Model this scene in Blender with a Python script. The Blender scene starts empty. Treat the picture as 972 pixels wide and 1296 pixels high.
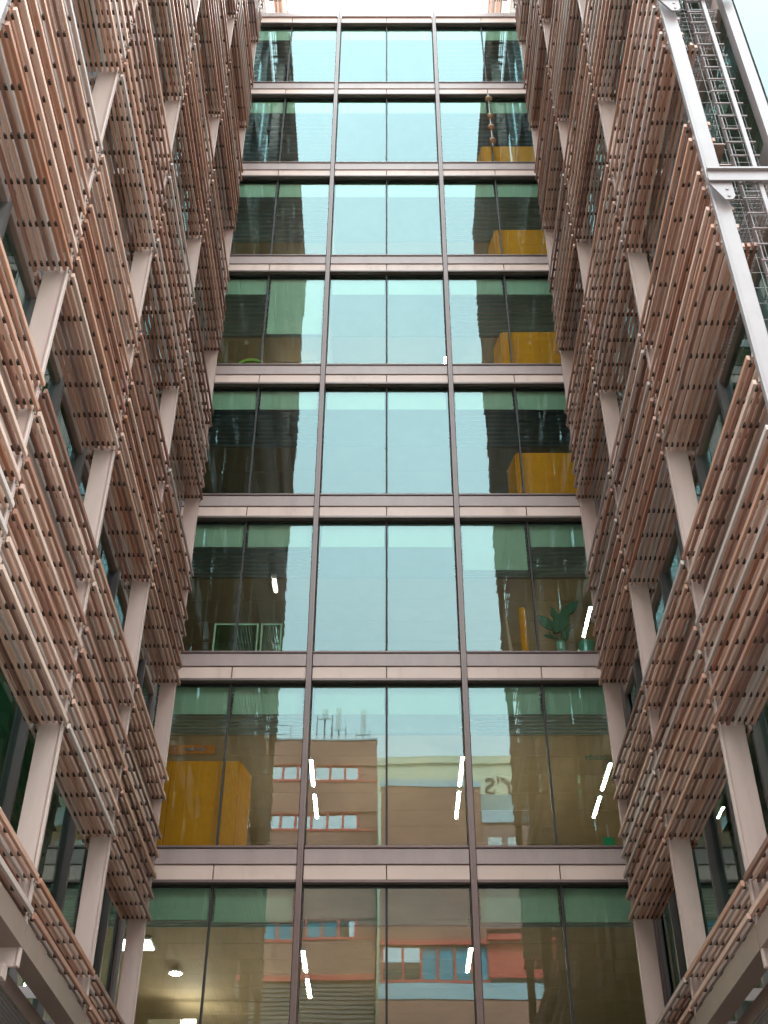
import bpy, bmesh, math, random
from mathutils import Vector, Matrix
R = math.radians
rnd = random.Random(7)
S = bpy.context.scene
COL = S.collection

# ------------------------------------------------------------------ camera (eye height is z = 0, pavement at z = -1.6)
F, PITCH, CX = 1528.0, R(38.695), 489.3
cd = bpy.data.cameras.new('camera')
cd.sensor_fit = 'VERTICAL'
cd.sensor_height = 36.0
cd.lens = F / 1296.0 * 36.0
cd.shift_x = -(CX - 486.0) / 1296.0
cd.clip_start = 0.05
cd.clip_end = 3000
cam = bpy.data.objects.new('camera', cd)
COL.objects.link(cam)
cam.location = (0, 0, 0)
cam.rotation_euler = (math.pi / 2 + PITCH, 0, 0)
S.camera = cam
GROUND = -1.6

# ------------------------------------------------------------------ overcast sky, soft sun, exposure
SUN_EL, SUN_ROT = R(50), R(8)
w = bpy.data.worlds.new('World')
S.world = w
w.use_nodes = True
nt = w.node_tree
bg = nt.nodes['Background']
sky = nt.nodes.new('ShaderNodeTexSky')
sky.sky_type = 'NISHITA'
sky.sun_disc = False
sky.sun_elevation = SUN_EL
sky.sun_rotation = SUN_ROT
sky.air_density = 1.0
sky.dust_density = 1.0
cov = nt.nodes.new('ShaderNodeMixRGB')
cov.inputs['Fac'].default_value = 0.93
# an overcast sky is about twice as bright overhead as near the horizon
tcw = nt.nodes.new('ShaderNodeTexCoord')
spw = nt.nodes.new('ShaderNodeSeparateXYZ')
nt.links.new(tcw.outputs['Generated'], spw.inputs[0])
rpw = nt.nodes.new('ShaderNodeValToRGB')
rpw.color_ramp.elements[0].position = 0.0
rpw.color_ramp.elements[0].color = (5.0, 5.7, 5.85, 1)
rpw.color_ramp.elements[1].position = 1.0
rpw.color_ramp.elements[1].color = (9.8, 11.2, 11.5, 1)
nt.links.new(spw.outputs['Z'], rpw.inputs['Fac'])
cln = nt.nodes.new('ShaderNodeTexNoise')
cln.inputs['Scale'].default_value = 2.6
cln.inputs['Detail'].default_value = 5.0
nt.links.new(tcw.outputs['Generated'], cln.inputs['Vector'])
clr = nt.nodes.new('ShaderNodeValToRGB')
clr.color_ramp.elements[0].position = 0.3
clr.color_ramp.elements[0].color = (0.88, 0.885, 0.895, 1)
clr.color_ramp.elements[1].position = 0.7
clr.color_ramp.elements[1].color = (1.1, 1.1, 1.1, 1)
nt.links.new(cln.outputs['Fac'], clr.inputs['Fac'])
clm = nt.nodes.new('ShaderNodeMixRGB')
clm.blend_type = 'MULTIPLY'
clm.inputs['Fac'].default_value = 1.0
nt.links.new(rpw.outputs['Color'], clm.inputs['Color1'])
nt.links.new(clr.outputs['Color'], clm.inputs['Color2'])
nt.links.new(clm.outputs['Color'], cov.inputs['Color2'])
nt.links.new(sky.outputs['Color'], cov.inputs['Color1'])
nt.links.new(cov.outputs['Color'], bg.inputs['Color'])
bg.inputs['Strength'].default_value = 0.15
sd = bpy.data.lights.new('sun', 'SUN')
sd.energy = 2.0
sd.angle = R(25)
sd.color = (1.0, 0.96, 0.91)
so = bpy.data.objects.new('sun', sd)
COL.objects.link(so)
# the sky's sun_rotation is measured from +Y towards +X
dvec = Vector((math.sin(SUN_ROT) * math.cos(SUN_EL), math.cos(SUN_ROT) * math.cos(SUN_EL), math.sin(SUN_EL)))
so.rotation_euler = dvec.to_track_quat('Z', 'Y').to_euler()
S.view_settings.view_transform = 'Standard'
S.view_settings.look = 'None'
S.view_settings.exposure = 2.38
S.view_settings.gamma = 1.0
S.view_settings.use_curve_mapping = False
try:
    S.cycles.max_bounces = 10
    S.cycles.diffuse_bounces = 4
    S.cycles.glossy_bounces = 4
    S.cycles.transparent_max_bounces = 16
    S.cycles.sample_clamp_indirect = 6.0
    S.cycles.caustics_reflective = False
except Exception:
    pass

# ------------------------------------------------------------------ materials
def nodes(name):
    m = bpy.data.materials.new(name)
    m.use_nodes = True
    t = m.node_tree
    return m, t, t.nodes['Principled BSDF']

def N(t, kind, **kw):
    n = t.nodes.new(kind)
    for k, v in kw.items():
        if k in n.inputs:
            n.inputs[k].default_value = v
        else:
            setattr(n, k, v)
    return n

def ramp(t, cols, interp='LINEAR'):
    r = t.nodes.new('ShaderNodeValToRGB')
    r.color_ramp.interpolation = interp
    e = r.color_ramp.elements
    while len(e) < len(cols):
        e.new(0.5)
    for i, (p, c) in enumerate(cols):
        e[i].position = p
        e[i].color = (*c, 1)
    return r

def weathered(name, col, rough=0.5, var=0.18, scale=3.0, metal=0.0, stretch=(1, 1, 1), stain=None, bump=0.0):
    """Paint or metal with a soft mottling, a fine grain and (optionally) stains with a shape of their own."""
    m, t, p = nodes(name)
    tc = N(t, 'ShaderNodeNewGeometry')
    mp = N(t, 'ShaderNodeMapping')
    mp.inputs['Scale'].default_value = stretch
    t.links.new(tc.outputs['Position'], mp.inputs['Vector'])
    n1 = N(t, 'ShaderNodeTexNoise', Scale=scale, Detail=6.0, Roughness=0.62)
    t.links.new(mp.outputs['Vector'], n1.inputs['Vector'])
    lo = tuple(c * (1 - var) for c in col)
    hi = tuple(min(0.95, c * (1 + var)) for c in col)
    r = ramp(t, [(0.28, lo), (0.72, hi)])
    t.links.new(n1.outputs['Fac'], r.inputs['Fac'])
    out = r.outputs['Color']
    if stain:
        n2 = N(t, 'ShaderNodeTexNoise', Scale=scale * 0.6, Detail=8.0, Roughness=0.7)
        mp2 = N(t, 'ShaderNodeMapping')
        mp2.inputs['Scale'].default_value = (2.2, 2.2, 0.5)
        mp2.inputs['Location'].default_value = (3.1, 7.7, 1.3)
        t.links.new(tc.outputs['Position'], mp2.inputs['Vector'])
        t.links.new(mp2.outputs['Vector'], n2.inputs['Vector'])
        r2 = ramp(t, [(0.52, (0, 0, 0)), (0.72, (0.55, 0.55, 0.55))])
        t.links.new(n2.outputs['Fac'], r2.inputs['Fac'])
        mx = N(t, 'ShaderNodeMixRGB')
        mx.inputs['Color2'].default_value = (*stain, 1)
        t.links.new(r2.outputs['Color'], mx.inputs['Fac'])
        t.links.new(out, mx.inputs['Color1'])
        out = mx.outputs['Color']
    t.links.new(out, p.inputs['Base Color'])
    p.inputs['Roughness'].default_value = rough
    p.inputs['Metallic'].default_value = metal
    if bump:
        b = N(t, 'ShaderNodeBump', Strength=0.5, Distance=bump)
        t.links.new(n1.outputs['Fac'], b.inputs['Height'])
        t.links.new(b.outputs['Normal'], p.inputs['Normal'])
    return m

def make_slat_material():
    m, t, p = nodes('weathered_timber')
    g = N(t, 'ShaderNodeNewGeometry')
    oi = N(t, 'ShaderNodeObjectInfo')
    add = N(t, 'ShaderNodeMath', operation='ADD')
    t.links.new(g.outputs['Random Per Island'], add.inputs[0])
    t.links.new(oi.outputs['Random'], add.inputs[1])
    fr = N(t, 'ShaderNodeMath', operation='FRACT')
    t.links.new(add.outputs[0], fr.inputs[0])
    r = ramp(t, [(0.0, (0.53, 0.295, 0.21)), (0.16, (0.68, 0.44, 0.34)), (0.31, (0.40, 0.20, 0.14)),
                 (0.42, (0.70, 0.50, 0.41)), (0.54, (0.25, 0.125, 0.09)), (0.65, (0.58, 0.33, 0.23)),
                 (0.74, (0.62, 0.52, 0.475)), (0.86, (0.52, 0.415, 0.37)), (0.94, (0.41, 0.18, 0.105))], 'CONSTANT')
    t.links.new(fr.outputs[0], r.inputs['Fac'])
    mp = N(t, 'ShaderNodeMapping')
    mp.inputs['Scale'].default_value = (22, 0.9, 22)
    t.links.new(g.outputs['Position'], mp.inputs['Vector'])
    n1 = N(t, 'ShaderNodeTexNoise', Scale=1.6, Detail=7.0, Roughness=0.7)
    t.links.new(mp.outputs['Vector'], n1.inputs['Vector'])
    r1 = ramp(t, [(0.25, (0.66, 0.64, 0.64)), (0.75, (1.22, 1.2, 1.18))])
    t.links.new(n1.outputs['Fac'], r1.inputs['Fac'])
    mul = N(t, 'ShaderNodeMixRGB', blend_type='MULTIPLY')
    mul.inputs['Fac'].default_value = 1.0
    t.links.new(r.outputs['Color'], mul.inputs['Color1'])
    t.links.new(r1.outputs['Color'], mul.inputs['Color2'])
    # silvered patches where the timber has greyed
    n2 = N(t, 'ShaderNodeTexNoise', Scale=1.1, Detail=5.0, Roughness=0.6)
    t.links.new(g.outputs['Position'], n2.inputs['Vector'])
    r2 = ramp(t, [(0.5, (0, 0, 0)), (0.75, (0.5, 0.5, 0.5))])
    t.links.new(n2.outputs['Fac'], r2.inputs['Fac'])
    mx = N(t, 'ShaderNodeMixRGB')
    mx.inputs['Color2'].default_value = (0.50, 0.38, 0.33, 1)
    t.links.new(r2.outputs['Color'], mx.inputs['Fac'])
    t.links.new(mul.outputs['Color'], mx.inputs['Color1'])
    t.links.new(mx.outputs['Color'], p.inputs['Base Color'])
    p.inputs['Roughness'].default_value = 0.5
    b = N(t, 'ShaderNodeBump', Strength=0.35, Distance=0.002)
    t.links.new(n1.outputs['Fac'], b.inputs['Height'])
    t.links.new(b.outputs['Normal'], p.inputs['Normal'])
    return m

def make_glass(name, refl_col, refl, trans, wave=0.0009, wscale=0.55):
    """Coated facade glass: a tinted see-through layer under a coloured mirror coating, slightly wavy."""
    m = bpy.data.materials.new(name)
    m.use_nodes = True
    t = m.node_tree
    t.nodes.clear()
    out = N(t, 'ShaderNodeOutputMaterial')
    tr = N(t, 'ShaderNodeBsdfTransparent')
    tr.inputs['Color'].default_value = (*trans, 1)
    gl = N(t, 'ShaderNodeBsdfGlossy')
    gl.inputs['Color'].default_value = (*refl_col, 1)
    gl.inputs['Roughness'].default_value = 0.0
    g = N(t, 'ShaderNodeNewGeometry')
    n1 = N(t, 'ShaderNodeTexNoise', Scale=wscale, Detail=1.0, Roughness=0.4)
    t.links.new(g.outputs['Position'], n1.inputs['Vector'])
    b = N(t, 'ShaderNodeBump', Strength=1.0, Distance=wave * 2.8)
    t.links.new(n1.outputs['Fac'], b.inputs['Height'])
    t.links.new(b.outputs['Normal'], gl.inputs['Normal'])
    fr = N(t, 'ShaderNodeFresnel', IOR=1.5)
    ma = N(t, 'ShaderNodeMath', operation='MULTIPLY_ADD', use_clamp=True)
    ma.inputs[1].default_value = 1.0
    ma.inputs[2].default_value = refl - 0.04
    t.links.new(fr.outputs[0], ma.inputs[0])
    mx = N(t, 'ShaderNodeMixShader')
    t.links.new(ma.outputs[0], mx.inputs[0])
    t.links.new(tr.outputs[0], mx.inputs[1])
    t.links.new(gl.outputs[0], mx.inputs[2])
    t.links.new(mx.outputs[0], out.inputs['Surface'])
    return m

def glow(name, col, strength):
    m, t, p = nodes(name)
    p.inputs['Base Color'].default_value = (*col, 1)
    p.inputs['Emission Color'].default_value = (*col, 1)
    p.inputs['Emission Strength'].default_value = strength
    return m

def make_brick(name, c1, c2, mortar):
    m, t, p = nodes(name)
    g = N(t, 'ShaderNodeNewGeometry')
    mp = N(t, 'ShaderNodeMapping')
    mp.inputs['Rotation'].default_value = (R(90), 0, 0)
    t.links.new(g.outputs['Position'], mp.inputs['Vector'])
    br = N(t, 'ShaderNodeTexBrick', Scale=1.0)
    br.inputs['Color1'].default_value = (*c1, 1)
    br.inputs['Color2'].default_value = (*c2, 1)
    br.inputs['Mortar'].default_value = (*mortar, 1)
    br.inputs['Brick Width'].default_value = 0.45
    br.inputs['Row Height'].default_value = 0.15
    br.inputs['Mortar Size'].default_value = 0.012
    t.links.new(mp.outputs['Vector'], br.inputs['Vector'])
    n1 = N(t, 'ShaderNodeTexNoise', Scale=0.5, Detail=6.0)
    t.links.new(g.outputs['Position'], n1.inputs['Vector'])
    r1 = ramp(t, [(0.3, (0.8, 0.8, 0.8)), (0.7, (1.15, 1.12, 1.1))])
    t.links.new(n1.outputs['Fac'], r1.inputs['Fac'])
    mul = N(t, 'ShaderNodeMixRGB', blend_type='MULTIPLY')
    mul.inputs['Fac'].default_value = 1.0
    t.links.new(br.outputs['Color'], mul.inputs['Color1'])
    t.links.new(r1.outputs['Color'], mul.inputs['Color2'])
    t.links.new(mul.outputs['Color'], p.inputs['Base Color'])
    p.inputs['Roughness'].default_value = 0.9
    return m

M = {}
M['slat'] = make_slat_material()
M['rod'] = weathered('dark_bronze_rod', (0.035, 0.024, 0.02), 0.5)
M['fin'] = weathered('beige_painted_steel', (0.57, 0.44, 0.39), 0.42, 0.1, 1.4, stretch=(2, 2, 0.4), stain=(0.36, 0.28, 0.23))
M['mast'] = weathered('pale_grey_painted_steel', (0.245, 0.208, 0.204), 0.38, 0.10, 2.2, stain=(0.19, 0.15, 0.135))
M['hanger'] = weathered('bronze_bracket', (0.30, 0.22, 0.18), 0.45, 0.15, 4)
M['beam'] = weathered('grey_brown_painted_steel', (0.25, 0.175, 0.145), 0.45, 0.14, 1.5, stain=(0.30, 0.16, 0.09))
M['bracket'] = weathered('galvanised_steel', (0.60, 0.55, 0.53), 0.4, 0.1, 5)
M['trim'] = weathered('mauve_brown_aluminium', (0.175, 0.125, 0.115), 0.36, 0.08, 2.0, metal=0.2)
M['band'] = weathered('grey_mauve_panel', (0.42, 0.325, 0.305), 0.38, 0.08, 1.6, stretch=(1.5, 1, 0.3), stain=(0.31, 0.25, 0.24))
M['panel'] = weathered('pale_pink_beige_panel', (0.76, 0.585, 0.505), 0.4, 0.07, 1.3, stretch=(0.5, 1, 2), stain=(0.5, 0.37, 0.3))
M['dark'] = weathered('black_gasket', (0.018, 0.016, 0.016), 0.6)
M['frame'] = weathered('grey_window_frame', (0.21, 0.19, 0.185), 0.4, 0.08, 2)
M['glass'] = make_glass('cyan_coated_glass', (0.70, 0.98, 1.0), 0.082, (0.88, 0.94, 0.91))
M['wing_glass'] = make_glass('green_facade_glass', (0.74, 0.97, 0.97), 0.10, (0.66, 0.84, 0.74))
M['end_glass'] = make_glass('pale_end_glass', (0.86, 0.96, 0.95), 0.09, (0.7, 0.85, 0.78))
M['sky_glass'] = make_glass('bright_window_glass', (0.97, 0.98, 0.98), 0.85, (0.9, 0.92, 0.92), wave=0.0)
M['clear'] = make_glass('clear_green_glass', (0.8, 1.0, 0.9), 0.08, (0.62, 0.86, 0.70), wave=0.0)
M['blind'] = weathered('pale_green_blind', (0.40, 0.66, 0.47), 0.8, 0.05, 2.5)
M['wing_blind'] = weathered('green_fabric', (0.20, 0.50, 0.30), 0.85, 0.25, 1.0)
M['baffle'] = weathered('grey_ceiling_baffle', (0.55, 0.56, 0.52), 0.6)
M['ceiling'] = weathered('warm_ceiling_board', (0.55, 0.43, 0.27), 0.7, 0.08, 1.5)
M['slab'] = weathered('concrete', (0.45, 0.44, 0.42), 0.85, 0.15, 1.0)
M['inside'] = weathered('warm_plaster', (0.50, 0.47, 0.37), 0.9, 0.08, 0.8)
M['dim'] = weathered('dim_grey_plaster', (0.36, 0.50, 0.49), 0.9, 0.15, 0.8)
M['yellow'] = weathered('ochre_felt', (0.95, 0.39, 0.010), 0.8, 0.10, 5)
M['orange'] = weathered('orange_board', (0.55, 0.19, 0.02), 0.7)
M['lamp'] = glow('warm_white_lamp', (1.0, 0.86, 0.66), 30.0)
M['lamp_soft'] = glow('soft_white_lamp', (1.0, 0.93, 0.80), 4.5)
M['brick'] = make_brick('brown_brick', (0.50, 0.215, 0.165), (0.46, 0.195, 0.15), (0.46, 0.28, 0.23))
M['brick_pink'] = make_brick('pink_brick', (0.48, 0.24, 0.20), (0.44, 0.22, 0.19), (0.45, 0.34, 0.3))
M['cream'] = weathered('cream_tiles', (0.76, 0.68, 0.48), 0.7, 0.06, 0.8)
M['red'] = weathered('red_paint', (0.80, 0.10, 0.08), 0.5, 0.08)
M['shade'] = weathered('white_window_blind', (0.80, 0.79, 0.78), 0.75, 0.06, 2)
M['blue'] = weathered('blue_window', (0.05, 0.40, 0.55), 0.25, 0.35, 0.8)
M['pale_blue'] = weathered('pale_blue_coping', (0.48, 0.64, 0.72), 0.5, 0.06)
M['shutter'] = weathered('grey_shutter', (0.16, 0.15, 0.15), 0.6, 0.15, 1.0)
M['white'] = weathered('white_plastic', (0.8, 0.8, 0.78), 0.4, 0.04)
M['paving'] = weathered('pale_stone_paving', (0.26, 0.235, 0.21), 0.8, 0.14, 0.6)
M['asphalt'] = weathered('asphalt', (0.055, 0.053, 0.052), 0.9, 0.2, 4)
M['mesh'] = weathered('steel_mesh', (0.33, 0.315, 0.31), 0.4)
M['leaf'] = weathered('plant_leaf', (0.03, 0.13, 0.045), 0.5, 0.3, 6)
M['pot'] = weathered('green_pot', (0.22, 0.58, 0.38), 0.35)
M['vase'] = weathered('green_glazed_vase', (0.34, 0.62, 0.48), 0.15)
M['tan'] = weathered('tan_lamp', (0.62, 0.42, 0.28), 0.5)
M['teal'] = weathered('teal_sign', (0.06, 0.33, 0.24), 0.5)
M['green'] = weathered('green_sign', (0.01, 0.42, 0.14), 0.5)
M['lime'] = weathered('lime_seat', (0.30, 0.52, 0.05), 0.6)
M['letter'] = weathered('dark_letter', (0.06, 0.055, 0.045), 0.5)
M['sheet'] = weathered('grey_profiled_sheet', (0.36, 0.32, 0.315), 0.4, 0.08, 2)
M['gframe'] = weathered('pale_green_frame', (0.42, 0.72, 0.46), 0.5)

# ------------------------------------------------------------------ builders
class MB:
    """Collects shapes into one mesh."""
    def __init__(s):
        s.bm = bmesh.new()

    def box(s, x0, x1, y0, y1, z0, z1, mi=0):
        v = [s.bm.verts.new(p) for p in ((x0, y0, z0), (x1, y0, z0), (x1, y1, z0), (x0, y1, z0),
                                         (x0, y0, z1), (x1, y0, z1), (x1, y1, z1), (x0, y1, z1))]
        fs = []
        for q in ((3, 2, 1, 0), (4, 5, 6, 7), (0, 1, 5, 4), (1, 2, 6, 5), (2, 3, 7, 6), (3, 0, 4, 7)):
            f = s.bm.faces.new([v[i] for i in q])
            f.material_index = mi
            fs.append(f)
        return fs

    def prism(s, poly, axis, a, b, mi=0):
        """poly = 2-D points; axis 'x' (poly in yz), 'y' (poly in xz) or 'z' (poly in xy)."""
        def P(p, t):
            return {'x': (t, p[0], p[1]), 'y': (p[0], t, p[1]), 'z': (p[0], p[1], t)}[axis]
        A = [s.bm.verts.new(P(p, a)) for p in poly]
        B = [s.bm.verts.new(P(p, b)) for p in poly]
        n = len(poly)
        s.bm.faces.new(A).material_index = mi
        s.bm.faces.new(B[::-1]).material_index = mi
        for i in range(n):
            s.bm.faces.new((A[i], A[(i + 1) % n], B[(i + 1) % n], B[i])).material_index = mi

    def tube(s, p, q, r0, r1=None, n=8):
        r1 = r0 if r1 is None else r1
        p, q = Vector(p), Vector(q)
        d = (q - p).normalized()
        u = d.orthogonal().normalized()
        v = d.cross(u)
        A, B = [], []
        for i in range(n):
            a = 2 * math.pi * i / n
            o = u * math.cos(a) + v * math.sin(a)
            A.append(s.bm.verts.new(p + o * r0))
            B.append(s.bm.verts.new(q + o * r1))
        for i in range(n):
            s.bm.faces.new((A[i], A[(i + 1) % n], B[(i + 1) % n], B[i]))
        s.bm.faces.new(A[::-1])
        s.bm.faces.new(B)

    def lathe(s, c, prof, n=20):
        rings = []
        for r, z in prof:
            rings.append([s.bm.verts.new((c[0] + r * math.cos(2 * math.pi * i / n), c[1] + r * math.sin(2 * math.pi * i / n), c[2] + z)) for i in range(n)])
        for a, b in zip(rings, rings[1:]):
            for i in range(n):
                s.bm.faces.new((a[i], a[(i + 1) % n], b[(i + 1) % n], b[i]))
        s.bm.faces.new(rings[0][::-1])
        s.bm.faces.new(rings[-1])

    def mesh(s, name, mats):
        bmesh.ops.recalc_face_normals(s.bm, faces=s.bm.faces)
        me = bpy.data.meshes.new(name)
        s.bm.to_mesh(me)
        s.bm.free()
        for m in (mats if isinstance(mats, (list, tuple)) else [mats]):
            me.materials.append(m)
        return me

    def build(s, name, mats, parent=None, loc=None, bevel=0.0):
        """Link as ONE object with its origin at the middle of its own mesh."""
        if bevel:
            bmesh.ops.bevel(s.bm, geom=list(s.bm.edges), offset=bevel, segments=1, affect='EDGES')
        me = s.mesh(name, mats)
        lo = [min(v.co[i] for v in me.vertices) for i in range(3)]
        hi = [max(v.co[i] for v in me.vertices) for i in range(3)]
        c = Vector([(a + b) / 2 for a, b in zip(lo, hi)])
        if parent is None:
            c.z = lo[2]
        me.transform(Matrix.Translation(-c))
        return put(name, me, c, parent)

WORLD = {}
def put(name, me, world_pos, parent=None):
    o = bpy.data.objects.new(name, me)
    COL.objects.link(o)
    wp = Vector(world_pos)
    if parent is not None:
        o.parent = parent
        o.location = wp - WORLD[parent]
    else:
        o.location = wp
    WORLD[o] = wp
    return o

def empty(name, loc, label, cat, group=None):
    o = bpy.data.objects.new(name, None)
    o.empty_display_size = 0.3
    COL.objects.link(o)
    o.location = loc
    WORLD[o] = Vector(loc)
    tag(o, label, cat, group)
    return o

def tag(o, label, cat, group=None):
    o['label'] = label
    o['category'] = cat
    if group:
        o['group'] = group
    return o

def part(name, boxes, mat, parent, bevel=0.0):
    b = MB()
    for q in boxes:
        b.box(*q)
    return b.build(name, mat, parent, bevel=bevel)

def structure(o):
    o['kind'] = 'structure'
    return o

def stuff(o):
    o['kind'] = 'stuff'
    return o

# ------------------------------------------------------------------ ground
structure(part('ground', [(-900, 900, -900, 900, GROUND - 0.5, GROUND)], M['asphalt'], None))
structure(part('pavement', [(-40, 40, -16, 30, GROUND + 0.004, GROUND + 0.12)], M['paving'], None))

# ------------------------------------------------------------------ common levels
D = 20.21                      # face of the glazed link
YG = 20.31                     # its glass
SILL = [8.67 + 4.0 * (r - 1) for r in range(-1, 9)]    # SILL[r+1] is the sill of window row r
def sill(r):
    return 8.67 + 4.0 * (r - 1)
ROOF = 36.62
def head(r):
    return sill(r + 1) - 0.67
GX = 4.5                       # glass line of the two wings
CXW = 0.05                     # middle of the court
BAND0 = 6.45                   # underside of the lowest whole louvre band
TIERS = (0.0, 0.32, 0.64, 0.96, 1.28, 1.90, 2.24)
WTOP = 42.3

ROWS = range(-1, 8)
ROW_WORDS = {0: 'lowest', 1: 'second lowest', 2: 'third lowest', 3: 'fourth lowest', 4: 'fifth lowest', 5: 'third highest', 6: 'second highest', 7: 'topmost'}

# ------------------------------------------------------------------ glazed link at the end of the court
link = empty('glazed_building', (0, D, GROUND), 'eight storey glazed office link with cyan mirror windows closing the end of the court', 'office building')
MAINS = (-4.5, -1.5, 1.5, 4.5)
pane_cache = {}
def pane_mesh(wd, ht, mat, key, axis='x'):
    k = (round(wd, 3), round(ht, 3), key, axis)
    if k not in pane_cache:
        b = MB()
        if axis == 'x':
            fs = b.box(-wd / 2, wd / 2, 0.0, 0.012, -ht / 2, ht / 2)
            front = fs[2]
        else:
            fs = b.box(-0.006, 0.006, -wd / 2, wd / 2, -ht / 2, ht / 2)
            front = fs[3]
        for f in fs:
            f.material_index = 1
        front.material_index = 0
        pane_cache[k] = b.mesh('window_pane', [mat, M['clear_edge']])
    return pane_cache[k]

m = bpy.data.materials.new('glass_edge')
m.use_nodes = True
t = m.node_tree
t.nodes.clear()
oo = N(t, 'ShaderNodeOutputMaterial')
tt = N(t, 'ShaderNodeBsdfTransparent')
tt.inputs['Color'].default_value = (0.97, 0.99, 0.98, 1)
t.links.new(tt.outputs[0], oo.inputs['Surface'])
M['clear_edge'] = m

for r in ROWS:
    s0, h0 = sill(r), head(r)
    # spandrel under this row: upper band per bay, lower panels per module, profiles
    for i in range(3):
        xa, xb = MAINS[i] + 0.062, MAINS[i + 1] - 0.062
        part('sill_band', [(xa, xb, D - 0.03, D + 0.10, s0 - 0.335, s0 - 0.055)], M['band'], link, bevel=0.006)
        part('sill_profile', [(xa, xb, D - 0.055, D + 0.12, s0 - 0.047, s0 - 0.004)], M['trim'], link, bevel=0.005)
        part('head_profile', [(xa, xb, D - 0.05, D + 0.12, s0 - 0.672, s0 - 0.618)], M['trim'], link, bevel=0.005)
        xm = (xa + xb) / 2
        for (pa, pb) in ((xa, xm - 0.008), (xm + 0.008, xb)):
            part('spandrel_panel', [(pa, pb, D - 0.005, D + 0.09, s0 - 0.605, s0 - 0.347)], M['panel'], link, bevel=0.005)
        # glass: two panes to a bay, each a hair out of plane as real panes are
        for (pa, pb) in ((xa + 0.012, xm - 0.022), (xm + 0.022, xb - 0.012)):
            wd, ht = pb - pa, h0 - s0 - 0.03
            o = put('window_pane', pane_mesh(wd, ht, M['glass'], 'link'), ((pa + pb) / 2, YG, (s0 + h0) / 2), link)
            o.rotation_euler = (R(rnd.uniform(-0.05, 0.05)), 0, R(rnd.uniform(-0.07, 0.07)))
        part('transom_bar', [(xm - 0.018, xm + 0.018, YG - 0.035, YG + 0.06, s0 - 0.002, h0 + 0.002)], M['dark'], link)
        part('window_frame', [(xa, xb, YG - 0.03, YG + 0.05, s0 - 0.003, s0 + 0.022), (xa, xb, YG - 0.03, YG + 0.05, h0 - 0.03, h0 - 0.001),
                              (xa, xa + 0.013, YG - 0.03, YG + 0.05, s0 + 0.022, h0 - 0.03), (xb - 0.013, xb, YG - 0.03, YG + 0.05, s0 + 0.022, h0 - 0.03)], M['dark'], link)
        # roller blinds
        for (pa, pb) in ((xa + 0.05, xm - 0.05), (xm + 0.05, xb - 0.05)):
            drop = 0.60
            if r == 0 and i == 1:
                continue
            if r == 0 and i == 0 and pa < -4:
                drop = 0.56
            if r == 2 and i == 2 and pb < 3.2:
                drop = 1.20
            if r == 4 and i == 0 and pb > -2.9:
                drop = 2.05
            part('roller_blind', [(pa, pb, YG + 0.10, YG + 0.112, h0 - drop, h0 - 0.02)], M['blind'], link)
    # structure behind the spandrel, floor, ceiling
    part('floor_slab', [(-12, 12, D + 0.15, 30, s0 - 0.45, s0 - 0.06)], M['slab'], link)
    part('spandrel_backing', [(-4.5, 4.5, D + 0.10, D + 0.148, s0 - 0.66, s0 - 0.06)], M['dark'], link)
    cb = MB()
    y = YG + 2.2
    while y < 29.5:
        cb.box(-11.9, 11.9, y, y + 0.885, h0 + 0.07, h0 + 0.10)
        y += 0.90
    stuff(cb.build('ceiling_board', M['ceiling'], link))
    for (xa, xb) in ((-11.9, -1.5), (1.5, 11.9)):
        bb = MB()
        for k in range(12):
            bb.box(xa, xb, YG + 0.36 + k * 0.15, YG + 0.385 + k * 0.15, h0 + 0.0, h0 + 0.035)
        stuff(bb.build('ceiling_baffle', M['baffle'], link))
    part('ceiling_void', [(-11.9, 11.9, YG + 0.22, YG + 2.18, h0 + 0.10, h0 + 0.12)], M['dim'], link)
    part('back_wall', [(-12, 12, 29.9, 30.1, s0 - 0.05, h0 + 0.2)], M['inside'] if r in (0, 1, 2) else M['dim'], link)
    for x in (-12.1, 12.0):
        part('side_wall', [(x, x + 0.1, D + 0.4, 29.9, s0 - 0.05, h0 + 0.2)], M['inside'], link)
    # room divider behind the first bay on either side, and a structural column
    part('room_partition', [(-1.55, -1.47, YG + 1.1, 29.9, s0 - 0.05, h0 + 0.1)] if r in (4, 5) else [(-7.2, -7.1, YG + 0.6, 29.9, s0 - 0.05, h0 + 0.1)], M['inside'], link)
for x in MAINS:
    b = MB()
    b.box(x - 0.050, x - 0.010, D - 0.10, D + 0.14, GROUND + 0.13, ROOF)
    b.box(x + 0.010, x + 0.050, D - 0.10, D + 0.14, GROUND + 0.13, ROOF)
    b.box(x - 0.010, x + 0.010, D - 0.082, D + 0.14, GROUND + 0.13, ROOF - 0.004)
    b.build('mullion', M['trim'], link)
# roof edge
s0 = sill(8)
for i in range(3):
    xa, xb = MAINS[i] + 0.062, MAINS[i + 1] - 0.062
    xm = (xa + xb) / 2
    for (pa, pb) in ((xa, xm - 0.008), (xm + 0.008, xb)):
        part('spandrel_panel', [(pa, pb, D - 0.005, D + 0.09, s0 - 0.605, s0 - 0.30)], M['panel'], link, bevel=0.005)
    part('head_profile', [(xa, xb, D - 0.05, D + 0.12, s0 - 0.672, s0 - 0.618)], M['trim'], link, bevel=0.005)
    part('roof_coping', [(xa, xb, D - 0.06, D + 0.35, s0 - 0.29, s0 - 0.06)], M['band'], link, bevel=0.008)
part('roof', [(-12, 12, D + 0.10, 30.1, s0 - 0.55, s0 - 0.10)], M['slab'], link)
# street level wall under the first spandrel
part('plinth_wall', [(-4.5, 4.5, D + 0.02, D + 0.3, GROUND + 0.121, sill(-1) - 0.674)], M['panel'], link)

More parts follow.
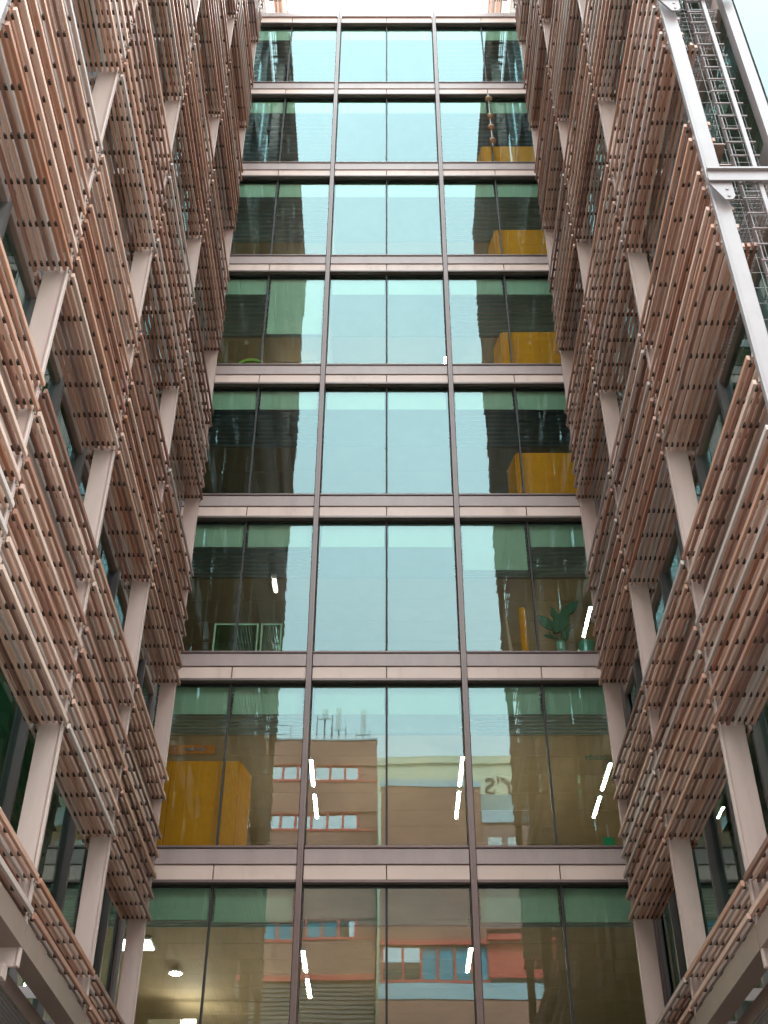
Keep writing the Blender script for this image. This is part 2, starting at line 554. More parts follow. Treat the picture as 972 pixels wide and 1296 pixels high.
# ------------------------------------------------------------------ the two timber clad wings
slat_cache = {}
def slat_mesh(L):
    k = round(L, 3)
    if k not in slat_cache:
        b = MB()
        hw, hh, c = 0.0180, 0.030, 0.004
        poly = [(-hw + c, -hh), (hw - c, -hh), (hw, -hh + c), (hw, hh - c), (hw - c, hh), (-hw + c, hh), (-hw, hh - c), (-hw, -hh + c)]
        b.prism(poly, 'y', -L / 2, L / 2)
        slat_cache[k] = b.mesh('slat', M['slat'])
    return slat_cache[k]

cth, sth = math.cos(PITCH), math.sin(PITCH)
def project(p):
    fw = p[1] * cth + p[2] * sth
    up = p[2] * cth - p[1] * sth
    if fw < 0.2:
        return None
    return CX + F * p[0] / fw, 648 - F * up / fw, fw

def build_wing(sg, label, xo, xf0, xf1, fins, near, bays, extra):
    """sg = -1 left, +1 right; xo = outer louvre line, xf0..xf1 = fins, near = Y where the wing ends towards the street."""
    xg = CXW + sg * GX
    W = empty('office_wing', (xg, 13.0, GROUND), label, 'office wing')
    def X(a, b):
        return (min(a, b), max(a, b))
    yback = 20.20
    # floors, core, rear and end walls, roof
    for r in range(-1, 9):
        s0 = sill(r)
        top = min(head(r), WTOP - 0.4)
        a, b_ = X(xg + sg * 0.12, xg + sg * 11.5)
        yb = yback if r < 8 else 24.0
        part('floor_slab', [(a, b_, near + 0.15, yb, s0 - 0.42, s0 - 0.06)], M['slab'], W)
        a, b_ = X(xg - sg * 0.02, xg + sg * 0.11)
        part('spandrel_band', [(a, b_, near + 0.11, yb, s0 - 1.0, s0 - 0.62)], M['fin'], W, bevel=0.006)
        a, b_ = X(xg + sg * 0.03, xg + sg * 0.10)
        part('sill_band', [(a, b_, near + 0.11, yb, s0 - 0.615, s0 - 0.01)], M['frame'], W)
        a, b_ = X(xg + sg * 5.5, xg + sg * 5.6)
        part('core_wall', [(a, b_, near + 0.2, yb, s0 - 0.05, top + 0.2)], M['dim'], W)
        a, b_ = X(xg + sg * 0.3, xg + sg * 5.4)
        part('ceiling', [(a, b_, near + 0.2, yb, top + 0.05, top + 0.08)], M['baffle'], W)
    a, b_ = X(xg + sg * 11.5, xg + sg * 11.7)
    part('rear_wall', [(a, b_, near, 24.0, GROUND + 0.121, WTOP)], M['slab'], W)
    a, b_ = X(xg, xg + sg * 11.7)
    part('roof', [(a, b_, near, 24.0, WTOP - 0.4, WTOP)], M['slab'], W)
    a, b_ = X(xg - sg * 0.06, xg + sg * 0.10)
    part('roof_coping', [(a, b_, near, 24.0, WTOP - 0.36, WTOP + 0.25)], M['fin'], W)
    part('plinth_wall', [(*X(xg, xg + sg * 0.2), near, yback, GROUND + 0.121, sill(-1) - 0.61)], M['panel'], W)
    # mullions and panes
    ys = [near + 0.10]
    edges = [y for y in fins if y > near + 0.5]
    for q in edges:
        ys += [(ys[-1] + q) / 2, q]
    ys += [18.93, yback]
    for q in ys:
        b = MB()
        b.box(*X(xg - sg * 0.05, xg + sg * 0.12), q - 0.04, q + 0.04, GROUND + 0.13, WTOP - 0.37)
        b.build('mullion', M['frame'], W)
    for r in range(-1, 9):
        s0, h0 = sill(r), head(r) - 0.33
        h0 = min(h0, WTOP - 0.4)
        for a, b_ in zip(ys, ys[1:]):
            wd = b_ - a - 0.09
            me = pane_mesh(wd, h0 - s0 - 0.02, M['wing_glass'], 'wing', 'y')
            o = put('window_pane', me, (xg + sg * 0.055, (a + b_) / 2, (s0 + h0) / 2), W)
            o.rotation_euler = (0, R(rnd.uniform(-0.06, 0.06)), (0 if sg < 0 else math.pi) + R(rnd.uniform(-0.07, 0.07)))
            if rnd.random() < 0.45 or (r == 0 and a < (14 if sg < 0 else 11)):
                drop = rnd.choice((0.5, 0.7, 1.1, 2.3)) if not (r == 0 and a < (14 if sg < 0 else 11)) else 3.1
                part('roller_blind', [(*X(xg + sg * 0.16, xg + sg * 0.172), a + 0.06, b_ - 0.06, h0 - drop, h0 - 0.02)], M['wing_blind'], W)
    # street end of the wing: glazed like the rest
    for r in range(-1, 9):
        s0, h0 = sill(r), min(head(r), WTOP - 0.4)
        part('spandrel_band', [(*X(xg + sg * 0.13, xg + sg * 11.5), near, near + 0.10, s0 - 0.62, s0 - 0.02)], M['mast'], W, bevel=0.006)
        for k in range(4):
            a, b_ = X(xg + sg * (0.13 + k * 2.85), xg + sg * (0.13 + (k + 1) * 2.85 - 0.07))
            put('window_pane', pane_mesh(b_ - a, h0 - s0, M['end_glass'], 'end'), ((a + b_) / 2, near + 0.04, (s0 + h0) / 2), W)
    part('corner_post', [(*X(xg - sg * 0.07, xg + sg * 0.05), near - 0.05, near + 0.05, GROUND + 0.122, WTOP - 0.38)], M['mast'], W)
    # fins: a broad plate across the court with a narrow return on its street edge
    for q in fins:
        fz = GROUND + 0.124 if q == fins[0] else 3.83
        b = MB()
        b.box(*X(xf0 + sg * 0.028, xf1 if q != fins[0] else xf0 + sg * 0.19), q - 0.022, q + 0.022, fz, 41.0)
        b.box(*X(xf0, xf0 + sg * 0.026), q - 0.036, q + 0.036, fz, 41.0)
        mm = M['mast'] if q == fins[0] else M['fin']
        b.build('fin', mm, W, bevel=0.004)
        # arms back to the building at every storey
        for r in range(0, 9) if q != fins[0] else ():
            z = sill(r) - 0.16
            part('fin_arm', [(*X(xf1 - sg * 0.02, xg + sg * 0.02), q + 0.026, q + 0.05, z - 0.07, z + 0.07)], M['bracket'], W)
    # louvre bands
    cand, rest = [], MB()
    screens = {}
    for k in range(-1, 9):
        zb = BAND0 + 4.0 * k
        for (ya, yb_) in list(bays) + (extra if k == 8 else []):
            L = yb_ - ya
            yc = (ya + yb_) / 2
            b = MB()
            za, zc = zb + (1.38 if k >= 0 else 1.56), zb + 1.80
            ub = 0.05 if k == -1 else 0.19
            u0, u1, u2 = xo + sg * ub, xo + sg * (ub + 0.02), xo + sg * (ub + 0.22)
            b.prism([(u0, za), (u2, za), (u2, za + 0.018), (u1, za + 0.018), (u1, zc - 0.018), (u2, zc - 0.018), (u2, zc), (u0, zc)], 'y', ya - 0.03, yb_ + 0.03)
            sc = b.build('louvre_screen', M['beam'], W)
            screens[(k, ya)] = sc
            b = MB()
            nrod = max(3, int(round(L / 0.5)))
            rods = [ya + 0.09 + (L - 0.18) * i / (nrod - 1) for i in range(nrod)]
            for ti, dz in enumerate(TIERS):
                if k == -1 and ti < 5:
                    continue
                nb = 7 if ti == 0 else 5
                zz = zb + dz
                xa, xb = X(xo + sg * 0.012, xo + sg * (0.042 + (nb - 1) * 0.068 + 0.015))
                for rr in rods:
                    b.box(xa, xb, rr - 0.024, rr + 0.024, zz - 0.024, zz + 0.018)
                for i in range(nb):
                    cand.append((xo + sg * (0.019 + i * 0.068), yc + rnd.uniform(-0.022, 0.022), zz + rnd.uniform(-0.005, 0.005), L, ti, i, (k, ya)))
                # little hangers that tie the tier back to its fin
                for ye in (ya - 0.035, yb_ + 0.012):
                    b.prism([(xo + sg * 0.04, zz - 0.03), (xf0 + sg * 0.03, zz - 0.03), (xf0 + sg * 0.03, zz + 0.08), (xo + sg * 0.05, zz + 0.03)], 'y', ye, ye + 0.018, 1)
            stuff(b.build('tie_rod', [M['rod'], M['hanger']], sc))
    # the 300 slats that show largest are single parts, the others one mesh
    def shown(c):
        p = project((c[0], c[1], c[2]))
        if p is None or not (-60 < p[0] < 1032 and -80 < p[1] < 1376):
            return 0
        if c[4] != 0 and c[5] > (0 if c[2] > 14 else 1 if c[2] > 7 else 2):
            return 0
        a = project((c[0], c[1] - c[3] / 2, c[2])) or p
        e = project((c[0], c[1] + c[3] / 2, c[2])) or p
        return math.hypot(a[0] - e[0], a[1] - e[1]) * F * 0.05 / p[2]
    cand.sort(key=shown, reverse=True)
    for n, (x, y, z, L, ti, i, key) in enumerate(cand):
        if n < 300:
            put('slat', slat_mesh(L), (x, y, z), screens[key])
        else:
            hw, hh, c = 0.0180, 0.030, 0.004
            poly = [(x - hw + c, z - hh), (x + hw - c, z - hh), (x + hw, z - hh + c), (x + hw, z + hh - c),
                    (x + hw - c, z + hh), (x - hw + c, z + hh), (x - hw, z + hh - c), (x - hw, z - hh + c)]
            rest.prism(poly, 'y', y - L / 2, y + L / 2)
    stuff(rest.build('slat', M['slat'], W))
    # canopy under the lowest band
    xi1 = xg - sg * 0.12
    for (ya, yb_) in bays:
        b = MB()
        a, b_ = X(xo + sg * 0.40, xi1)
        for q in range(int((b_ - a) / 0.05)):
            xq = a + q * 0.05
            b.prism([(xq, 3.93), (xq + 0.012, 3.90), (xq + 0.03, 3.90), (xq + 0.042, 3.93), (xq + 0.05, 3.93), (xq + 0.05, 3.94), (xq, 3.94)], 'y', ya + 0.1, yb_ - 0.1)
        b.build('canopy_sheet', M['sheet'], W)
        part('canopy_beam', [(*X(xo + sg * 0.365, xo + sg * 0.39), ya - 0.03, yb_ + 0.03, 3.83, 4.0)], M['beam'], W)
        part('canopy_crossbeam', [(*X(xo + sg * 0.16, xi1), yb_ - 0.10, yb_ + 0.05, 3.70, 3.826)], M['fin'], W)
        b = MB()
        b.prism([(xo + sg * 0.10, 4.20), (xo + sg * 0.85, 4.20), (xo + sg * 0.85, 4.0), (xo + sg * 0.15, 4.0), (xo + sg * 0.10, 4.05)], 'y', ya - 0.02, ya + 0.0)
        for u in (0.22, 0.36, 0.62):
            b.tube((xo + sg * u, ya - 0.035, 4.06), (xo + sg * u, ya - 0.02, 4.06), 0.02, n=6)
        b.build('beam_plate', M['bracket'], W)
    return W, xg

lf = [5.83, 8.80, 11.76, 14.71, 17.62]
rf = [8.35, 11.78, 14.80, 17.62]
def bays_of(f, near):
    out = []
    for a, b in zip(f, f[1:]):
        out.append((a + 0.045, b - 0.045))
    return out
EXTRA = [(17.75, 20.55), (20.65, 23.6)]
lb, rb = bays_of(lf, 0), bays_of(rf, 0)
lb[-1] = (lb[-1][0], 17.66)
rb[-1] = (rb[-1][0], 17.66)
left_wing, LXG = build_wing(-1, 'office wing on the left of the court clad in brown timber louvre bands', -3.47, -3.53, -3.80, lf, 5.75, lb, EXTRA)
right_wing, RXG = build_wing(1, 'office wing with timber louvres, pale steel mast and glazed street end on the right', 3.57, 3.63, 3.91, rf, 8.36, rb, EXTRA)

# ------------------------------------------------------------------ steelwork at the street end of the right wing
for z in (7.42, 11.42, 15.42, 19.42):
    b = MB()
    b.box(3.60, 4.62, 8.20, 8.222, z - 0.100, z + 0.100)
    b.box(3.60, 4.62, 8.165, 8.20, z + 0.07, z + 0.100)
    o = b.build('outrigger_arm', M['mast'], right_wing)
    pl = MB()
    pl.prism([(3.60, z - 0.10), (3.60, z - 0.02), (3.86, z - 0.02), (3.86, z - 0.34), (3.82, z - 0.40), (3.74, z - 0.40)], 'y', 8.235, 8.262)
    for (bx, bz) in ((3.79, z - 0.34), (3.79, z - 0.22), (3.66, z - 0.08)):
        pl.tube((bx, 8.225, bz), (bx, 8.24, bz), 0.018, n=6)
    pl.build('gusset_plate', M['mast'], right_wing)
for k in range(0, 4):
    z0 = 7.6 + 4 * k - 4
    for q in range(2):
        b = MB()
        y0, y1 = 8.5 + q * 1.45, 9.85 + q * 1.45
        for i in range(12):
            xx = 3.98 + i * 0.045
            b.box(xx - 0.004, xx + 0.004, y0, y1, z0 + 3.90, z0 + 3.912)
        for i in range(24):
            yy = y0 + i * (y1 - y0) / 23
            b.box(3.96, 4.49, yy - 0.004, yy + 0.004, z0 + 3.912, z0 + 3.921)
        b.box(3.95, 3.965, y0, y1, z0 + 3.88, z0 + 3.93)
        stuff(b.build('walkway_grating', M['mesh'], right_wing))

lad = empty('access_ladder', (4.2, 8.32, 6.0), 'pale steel access ladder with a perforated rail behind the tall white mast', 'ladder')
part('stile', [(4.165, 4.215, 8.25, 8.285, 6.0, 19.4)], M['mast'], lad, bevel=0.004)
b = MB()
z = 6.0
while z < 19.3:
    b.box(4.06, 4.072, 8.44, 8.50, z, z + 0.10)
    b.box(4.06, 4.072, 8.44, 8.452, z + 0.10, z + 0.15)
    b.box(4.06, 4.072, 8.488, 8.50, z + 0.10, z + 0.15)
    z += 0.15
b.box(4.055, 4.06, 8.43, 8.51, 6.0, 19.4)
b.build('perforated_rail', M['mast'], lad)
z = 6.1
nr = MB()
nr.tube((-0.17, 0, 0), (0.17, 0, 0), 0.014, n=6)
rung = nr.mesh('rung', M['mast'])
while z < 19.3:
    put('rung', rung, (4.14, 8.31, z), lad)
    z += 0.265
stuff_b = MB()
for i in range(5):
    stuff_b.box(3.95 + i * 0.12, 3.955 + i * 0.12, 8.62, 8.626, 6.0, 19.4)
for i in range(54):
    stuff_b.box(3.95, 4.44, 8.628, 8.634, 6.0 + i * 0.25, 6.006 + i * 0.25)
stuff(stuff_b.build('wire_mesh', M['mesh'], lad))
# the matching mast top at the near left corner is the first fin of the left wing

# ------------------------------------------------------------------ things seen in the rooms of the link
def lamp_strip(x, y0, y1, z, label, cat='strip light'):
    o = empty('strip_light', (x, y0, z), label, cat, 'linear ceiling lights in the glazed link')
    part('housing', [(x - 0.05, x + 0.05, y0, y1, z + 0.012, z + 0.075)], M['dim'], o)
    part('diffuser', [(x - 0.020, x + 0.020, y0 + 0.01, y1 - 0.01, z, z + 0.011)], M['lamp'], o)
    return o

for r in (0, 1, 4, 5):
    zc = head(r) - 0.16
    for (x, side) in ((-1.6, 'left'), (1.6, 'right')):
        for (d0, d1, which) in ((2.7, 4.1, 'nearer'), (4.35, 5.75, 'farther')):
            if r == 0 and side == 'right' and which == 'farther':
                continue
            if side == 'left':
                d0 += 0.15
            lamp_strip(x, YG + d0, YG + d1, zc, '%s white strip light, %s middle pane of the %s window row' % (which, side, ROW_WORDS[r]))
for r in (1, 2):
    zc = head(r) - 0.16
    for (d0, d1, which) in ((3.0, 4.3, 'nearer'), (4.6, 5.7, 'farther')):
        lamp_strip(4.75, YG + d0, YG + d1, zc, '%s white strip light beside the right louvres, %s window row' % (which, ROW_WORDS[r]))
zc = head(2) - 0.02
o = empty('ceiling_lamp', (-2.55, YG + 2.3, zc), 'narrow bright ceiling lamp above the green framed glass screen', 'ceiling lamp')
part('diffuser', [(-2.57, -2.55, YG + 2.1, YG + 2.6, zc - 0.01, zc)], M['lamp'], o)
part('housing', [(-2.62, -2.50, YG + 1.88, YG + 2.62, zc + 0.002, zc + 0.05)], M['white'], o)

z = head(0) - 0.03
o = empty('ceiling_light_panel', (-4.8, 23.2, z), 'square white ceiling light panel behind the bottom left window', 'ceiling light')
part('diffuser', [(-5.12, -4.50, 22.95, 23.50, z, z + 0.01)], M['lamp_soft'], o)
part('frame', [(-5.16, -4.46, 22.91, 23.54, z + 0.012, z + 0.06)], M['white'], o)
o = empty('downlight', (-4.27, 24.9, z), 'small round glowing downlight in the ceiling behind the bottom left window', 'downlight')
b = MB()
b.lathe((-4.27, 24.9, z), [(0.11, 0), (0.11, 0.01)], 18)
b.build('diffuser', M['lamp'], o)
b = MB()
b.lathe((-4.27, 24.9, z + 0.012), [(0.15, 0), (0.15, 0.03)], 18)
b.build('rim', M['white'], o)
o = empty('wall_cupboard', (-4.6, 27.0, z - 1.2), 'pale wall cupboard with a lit warm strip behind the bottom left window', 'cupboard')
part('cabinet', [(-5.1, -4.4, 26.9, 27.4, z - 1.0, z - 0.3)], M['inside'], o)
part('light_strip', [(-4.36, -4.08, 26.92, 26.98, z - 1.0, z - 0.3)], M['lamp_soft'], o)

def ochre(r, x0, x1, hgt, label, ret):
    zb = sill(r) - 0.05
    o = empty('partition_screen', ((x0 + x1) / 2, YG + 0.45, zb), label, 'partition')
    n = 2 if x1 - x0 < 2.7 else 3
    for i in range(n):
        a_, b_ = x0 + (x1 - x0) * i / n, x0 + (x1 - x0) * (i + 1) / n
        part('panel', [(a_ + 0.004, b_ - 0.004, YG + 0.30, YG + 0.34, zb, zb + hgt)], M['yellow'], o, bevel=0.008)
    b = MB()
    xr = x1 if ret > 0 else x0
    b.prism([(xr, YG + 0.345), (xr + ret * 0.03, YG + 0.345), (xr + ret * 0.16, YG + 0.90), (xr + ret * 0.13, YG + 0.90)], 'z', zb, zb + hgt - 0.02)
    b.build('return_panel', M['yellow'], o)
ochre(1, -5.3, -2.75, 1.90, 'large ochre partition filling the lower part of the second lowest window on the left', 1)
ochre(3, 2.95, 5.6, 1.62, 'ochre partition behind the right bay of the fourth lowest window row', -1)
ochre(4, 2.85, 5.6, 1.62, 'ochre partition behind the right bay of the fifth lowest window row', -1)
ochre(5, 2.93, 5.6, 1.62, 'ochre partition behind the right bay of the third highest window row', -1)
ochre(6, 2.75, 5.6, 1.42, 'ochre partition low behind the right bay of the second highest window row', -1)

o = empty('notice_board', (-3.7, YG + 0.3, 10.5), 'narrow orange notice board above the large ochre partition', 'sign')
part('board', [(-4.10, -3.22, YG + 0.16, YG + 0.18, 10.60, 10.78)], M['orange'], o)
part('title_strip', [(-3.80, -3.40, YG + 0.152, YG + 0.158, 10.66, 10.72)], M['beam'], o)

zb = sill(2) - 0.05
o = empty('glass_screen', (-2.8, YG + 0.4, zb), 'low glass screen with pale green frames behind the third lowest window on the left', 'glass screen')
for (xa, xb) in ((-3.50, -2.60), (-2.55, -2.12)):
    part('frame', [(xa, xa + 0.035, YG + 0.3, YG + 0.33, zb, zb + 0.98), (xb - 0.035, xb, YG + 0.3, YG + 0.33, zb, zb + 0.98),
                   (xa + 0.035, xb - 0.035, YG + 0.3, YG + 0.33, zb + 0.945, zb + 0.98)], M['gframe'], o)
    part('pane', [(xa + 0.035, xb - 0.035, YG + 0.312, YG + 0.318, zb + 0.01, zb + 0.945)], M['clear'], o)

o = empty('potted_plant', (3.52, YG + 0.42, zb), 'dark leafed plant in a green glazed vase, third lowest window row', 'plant')
b = MB()
b.lathe((3.52, YG + 0.42, zb), [(0.15, 0), (0.2, 0.06), (0.21, 0.2), (0.15, 0.34), (0.10, 0.40), (0.10, 0.55), (0.12, 0.58)], 20)
b.build('vase', M['vase'], o)
b = MB()
tips = [(3.40, 1.10), (3.60, 1.22), (3.68, 1.42), (3.76, 1.05), (3.30, 0.85)]
for (tx, tz) in tips:
    b.tube((3.52, YG + 0.42, zb + 0.5), (tx, YG + 0.42, zb + tz), 0.010, n=6)
b.build('stem', M['leaf'], o)
def leaf(cx, cz, ang, ln, wd):
    b = MB()
    pts = [(-0.5, 0.06), (-0.3, 0.34), (0.0, 0.5), (0.3, 0.32), (0.5, 0.0)]
    pts = pts + [(u, -v) for u, v in pts[-2::-1]]
    ca, sa = math.cos(ang), math.sin(ang)
    P = []
    for u, v in pts:
        a_, b_ = u * ln, v * wd
        P.append((cx + a_ * ca - b_ * sa, cz + a_ * sa + b_ * ca))
    b.prism(P, 'y', YG + 0.40 + rnd.uniform(0, 0.05), YG + 0.412 + rnd.uniform(0.05, 0.06))
    b.build('leaf', M['leaf'], o)
leaf(3.57, 1.10 + zb, 1.05, 0.62, 0.34)
leaf(3.78, 1.42 + zb, 0.75, 0.58, 0.22)
leaf(3.66, 0.80 + zb, 1.4, 0.30, 0.12)
leaf(3.45, 1.30 + zb, 1.9, 0.34, 0.14)
leaf(3.28, 1.10 + zb, 2.3, 0.50, 0.24)
leaf(3.74, 0.92 + zb, 0.8, 0.28, 0.05)
leaf(3.34, 0.76 + zb, 2.9, 0.30, 0.08)
b = MB()
b.lathe((4.03, YG + 0.40, zb), [(0.12, 0), (0.17, 0.56), (0.155, 0.56), (0.14, 0.48)], 20)
tag(b.build('planter_pot', M['pot']), 'tapered plain green pot standing beside the plant in the glazed vase', 'pot')
b = MB()
b.lathe((2.80, YG + 0.45, zb), [(0.075, 0), (0.075, 1.42), (0.06, 1.44)], 16)
tag(b.build('banner_roll', M['yellow']), 'upright bright yellow roll standing left of the plant in the third lowest row', 'roll')
b = MB()
b.prism([(2.50, zb), (2.60, zb), (2.47, zb + 1.3), (2.44, zb + 1.3)], 'y', YG + 0.5, YG + 0.53)
tag(b.build('leaning_board', M['ceiling']), 'tan board leaning beside the yellow roll in the third lowest window row', 'board')

zb = sill(4) - 0.05
o = empty('lounge_chair', (-3.3, YG + 0.6, zb), 'lime green lounge chair behind the fifth lowest window on the left', 'chair')
b = MB()
prof = []
for i in range(9):
    a = math.pi * i / 8
    prof.append((-3.3 - 0.36 * math.cos(a), zb + 0.44 + 0.30 * math.sin(a)))
inner = [(-3.3 - 0.29 * math.cos(math.pi * i / 8), zb + 0.44 + 0.22 * math.sin(math.pi * i / 8)) for i in range(8, -1, -1)]
b.prism(prof + inner, 'y', YG + 0.35, YG + 0.41)
b.build('backrest', M['lime'], o)
part('seat', [(-3.62, -2.98, YG + 0.42, YG + 0.95, zb + 0.36, zb + 0.44)], M['lime'], o, bevel=0.02)
for (lx, ly) in ((-3.58, 0.46), (-3.02, 0.46), (-3.58, 0.9), (-3.02, 0.9)):
    part('leg', [(lx - 0.015, lx + 0.015, YG + ly - 0.015, YG + ly + 0.015, zb, zb + 0.36)], M['bracket'], o)

# cord of small lamps hanging down the mullion of the second highest row
o = empty('lamp_string', (3.0, D - 0.06, head(6)), 'thin cord with four small tan lamps hanging before the second highest window row', 'string of lamps')
b = MB()
b.tube((3.0, D - 0.06, head(6) - 0.02), (3.0, D - 0.06, head(6) - 2.6), 0.012, n=6)
b.build('cord', M['bracket'], o)
lm = MB()
lm.lathe((0, 0, -0.05), [(0.05, 0), (0.11, 0.04), (0.10, 0.08), (0.04, 0.11)], 10)
lmm = lm.mesh('lamp_shade', M['tan'])
for dz in (0.32, 1.22, 1.75, 2.4):
    put('lamp_shade', lmm, (3.0, D - 0.085, head(6) - dz), o)

# lettering seen through the glass
def text_mesh(body, size, depth):
    c = bpy.data.curves.new('lettering', 'FONT')
    c.body = body
    c.size = size
    c.extrude = depth
    c.resolution_u = 4
    o = bpy.data.objects.new('lettering', c)
    COL.objects.link(o)
    dg = bpy.context.evaluated_depsgraph_get()
    me = bpy.data.meshes.new_from_object(o.evaluated_get(dg))
    bpy.data.objects.remove(o)
    return me
o = empty('window_sign', (4.05, YG + 0.06, 10.38), 'small teal lettering and square logo on the right hand glass', 'sign')
me = text_mesh('ocado', 0.17, 0.002)
me.materials.clear()
me.materials.append(M['teal'])
t_ = put('lettering', me, (4.10, YG + 0.05, 10.42), o)
t_.rotation_euler = (R(90), 0, R(180))
part('logo_square', [(4.20, 4.40, YG + 0.05, YG + 0.056, 10.33, 10.53)], M['teal'], o)
o = empty('exit_sign', (4.0, YG + 0.9, 9.2), 'small green emergency sign low in the right window, second lowest row', 'sign')
part('face', [(3.93, 4.13, YG + 0.5, YG + 0.52, 8.93, 9.10)], M['green'], o)
part('hanger', [(4.02, 4.04, YG + 0.505, YG + 0.515, 9.10, 9.35)], M['bracket'], o)

# ------------------------------------------------------------------ buildings across the street, seen mirrored in the glass
FY = -27.0
A = empty('brick_building', (-13, FY, GROUND), 'tall brown brick block with red window frames and roof antennas, mirrored in glass', 'brick building')
top = 36.0
rows_z = [33.8 - 3.2 * i for i in range(4)]
prev = top
b = MB()
b.box(-26, -0.55, FY - 16, FY - 0.45, GROUND, top - 0.3)
b.build('core_wall', M['dim'], A)
for i, zc in enumerate(rows_z):
    part('brick_wall', [(-26, -0.55, FY - 0.45, FY, zc + 0.55, prev)], M['brick'], A)
    part('brick_pier', [(-1.65, -0.55, FY - 0.45, FY - 0.12, zc - 0.55, zc + 0.55)], M['brick'], A)
    prev = zc - 0.55
    x = -1.65
    n = 0
    while x > -12:
        o = part('window_frame', [(x - 0.13, x, FY - 0.40, FY - 0.03, zc - 0.55, zc + 0.55), (x - 0.9, x - 0.13, FY - 0.40, FY - 0.03, zc + 0.49, zc + 0.55), (x - 0.9, x - 0.13, FY - 0.40, FY - 0.03, zc - 0.55, zc - 0.48)], M['red'], A)
        mat = M['sky_glass'] if i < 3 else (M['blue'] if n % 3 else M['sky_glass'])
        part('pane', [(x - 0.9, x - 0.13, FY - 0.24, FY - 0.20, zc - 0.48, zc + 0.49)], mat, o)
        part('shade', [(x - 0.9, x - 0.13, FY - 0.40, FY - 0.30, zc - 0.48, zc + 0.49)], M['shade'], o)
        x -= 0.90
        n += 1
    part('ledge', [(-26, -0.55, FY + 0.001, FY + 0.05, zc - 0.66, zc - 0.55)], M['red'], A)
zlow = prev
part('brick_wall', [(-26, -0.55, FY - 0.45, FY, zlow - 2.05, zlow)], M['brick'], A)
part('red_rail', [(-26, -0.55, FY - 0.3, FY + 0.10, zlow - 2.32, zlow - 2.06)], M['red'], A)
part('coping', [(-26.05, -0.5, FY - 0.6, FY + 0.06, top, top + 0.10)], M['pale_blue'], A)
b = MB()
z = GROUND
while z < zlow - 2.6:
    b.box(-26, -0.55, FY - 0.4, FY - 0.05, z + 0.04, z + 0.20)
    z += 0.24
stuff(b.build('shutter_slat', M['shutter'], A))
rl = MB()
for zz in (0.9, 1.6):
    rl.tube((-26, FY - 1.0, top + zz), (-6.2, FY - 1.0, top + zz), 0.025, n=6)
for x in range(-26, -5, 2):
    rl.tube((x, FY - 1.0, top), (x, FY - 1.0, top + 1.6), 0.025, n=6)
rl.build('roof_railing', M['frame'], A)
def antenna(x, z0, z1, label, wdt):
    o = empty('roof_antenna', (x, FY - 1.2, top), label, 'antenna', 'white panel antennas on the brick roof')
    b = MB()
    b.tube((x, FY - 1.2, top - 0.3), (x, FY - 1.2, z1 - 0.1), 0.05, n=8)
    for s_ in (-0.45, 0.45):
        b.tube((x + s_, FY - 1.2, top - 0.3), (x + s_, FY - 1.2, z0 + 0.35), 0.03, n=6)
    b.tube((x - 0.45, FY - 1.2, z0 + 0.1), (x + 0.45, FY - 1.2, z0 + 0.1), 0.03, n=6)
    b.build('mast', M['frame'], o)
    part('panel', [(x - wdt / 2, x + wdt / 2, FY - 1.13, FY - 0.95, z0, z1)], M['white'], o, bevel=0.02)
antenna(-3.95, 38.1, 38.75, 'short white antenna on a thin pole at the left of the brick roof', 0.34)
antenna(-3.10, 37.3, 38.85, 'middle white panel antenna on the brick roof', 0.34)
antenna(-1.50, 36.9, 38.75, 'tallest white panel antenna at the right corner of the brick roof', 0.38)

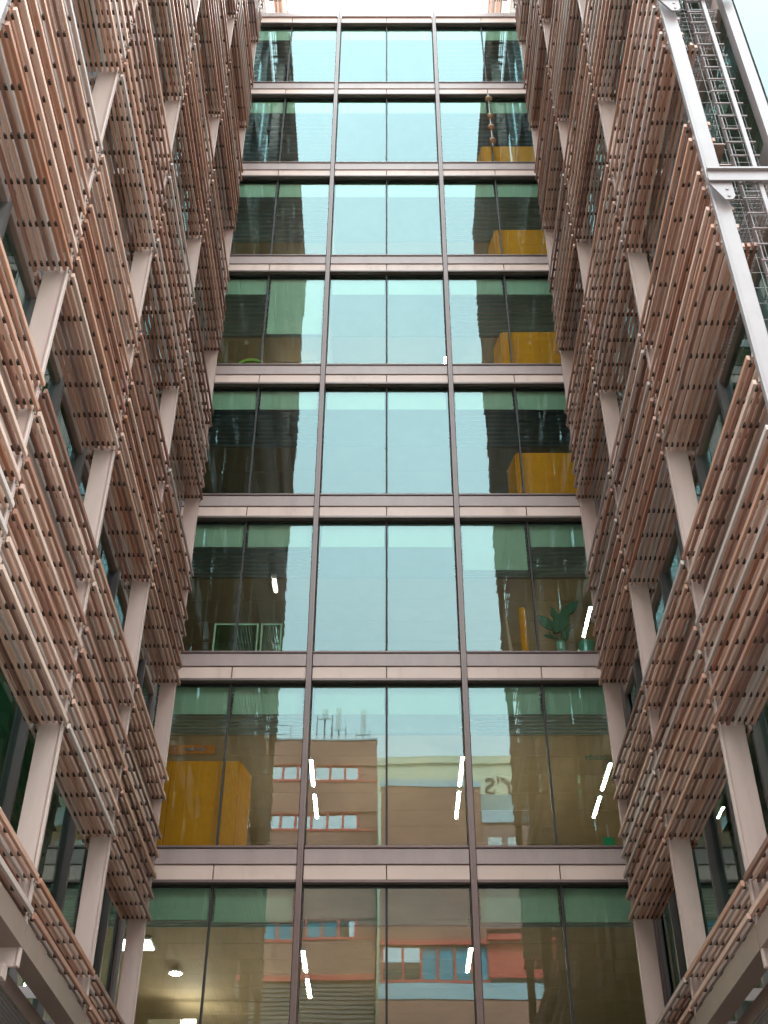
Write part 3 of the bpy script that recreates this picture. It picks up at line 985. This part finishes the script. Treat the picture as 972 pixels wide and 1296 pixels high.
B = empty('lower_brick_building', (8, -25.0, GROUND), 'lower brown brick block with red window band mirrored beside the tall one', 'brick building')
BY, bt = -25.2, 31.9
part('core_wall', [(-0.3, 26, BY - 14, BY - 0.45, GROUND, bt - 0.3)], M['dim'], B)
part('brick_wall', [(-0.3, 5.4, BY - 0.45, BY, 24.0, bt)], M['brick'], B)
part('coping', [(-0.35, 5.45, BY - 0.6, BY + 0.06, bt, bt + 0.45)], M['pale_blue'], B)
part('pink_wall', [(5.42, 26, BY - 0.45, BY - 0.02, 23.4, 29.6)], M['brick_pink'], B)
part('pale_coping', [(5.42, 26, BY - 0.6, BY + 0.10, 29.6, 30.3)], M['pale_blue'], B)
for k in range(8):
    x = 5.7 + k * 1.2
    part('window', [(x, x + 0.85, BY - 0.3, BY + 0.01, 28.0, 28.7)], M['shade'], B)
part('red_fascia', [(5.42, 26, BY - 0.02, BY + 0.08, 20.8, 22.6)], M['red'], B)
part('red_eave', [(5.42, 26, BY - 0.02, BY + 0.5, 22.65, 22.95)], M['red'], B)
part('pale_band', [(-0.3, 26, BY - 0.3, BY + 0.03, 19.75, 20.55)], M['pale_blue'], B)
part('brick_wall', [(-0.3, 5.4, BY - 0.45, BY, 22.85, 23.98)], M['brick'], B)
part('red_rail', [(-0.3, 5.4, BY - 0.3, BY + 0.12, 22.55, 22.80)], M['red'], B)
x = -0.2
k = 0
while x < 5.2:
    o = part('window_frame', [(x, x + 0.13, BY - 0.3, BY - 0.02, 20.6, 22.5), (x + 0.13, x + 0.95, BY - 0.3, BY - 0.02, 20.6, 20.72)], M['red'], B)
    part('pane', [(x + 0.13, x + 0.95, BY - 0.28, BY - 0.14, 20.72, 22.5)], M['blue'] if k > 1 else M['sky_glass'], o)
    x += 0.95
    k += 1
part('brick_wall', [(-0.3, 26, BY - 0.45, BY, 16.6, 19.70)], M['brick'], B)
part('red_rail', [(-0.3, 26, BY - 0.3, BY + 0.10, 16.3, 16.58)], M['red'], B)
b = MB()
z = GROUND
while z < 16.0:
    b.box(-0.3, 26, BY - 0.4, BY - 0.05, z + 0.04, z + 0.20)
    z += 0.24
stuff(b.build('shutter_slat', M['shutter'], B))
part('concrete_column', [(-0.3, 0.6, BY - 0.04, BY + 0.2, GROUND, 16.2)], M['cream'], B)

C = empty('cream_building', (12, -45, GROUND), 'far cream tiled building with dark serif capitals along its parapet', 'building')
part('cream_wall', [(-3, 34, -60, -45, GROUND, 44.0)], M['cream'], C)
part('cornice', [(-3.1, 34.1, -45.0, -44.8, 43.5, 44.1)], M['cream'], C)
me = text_mesh("Y'S", 2.1, 0.06)
me.materials.clear()
me.materials.append(M['letter'])
t_ = put('lettering', me, (9.95, -44.93, 40.9), C)
t_.rotation_euler = (R(90), 0, R(180))
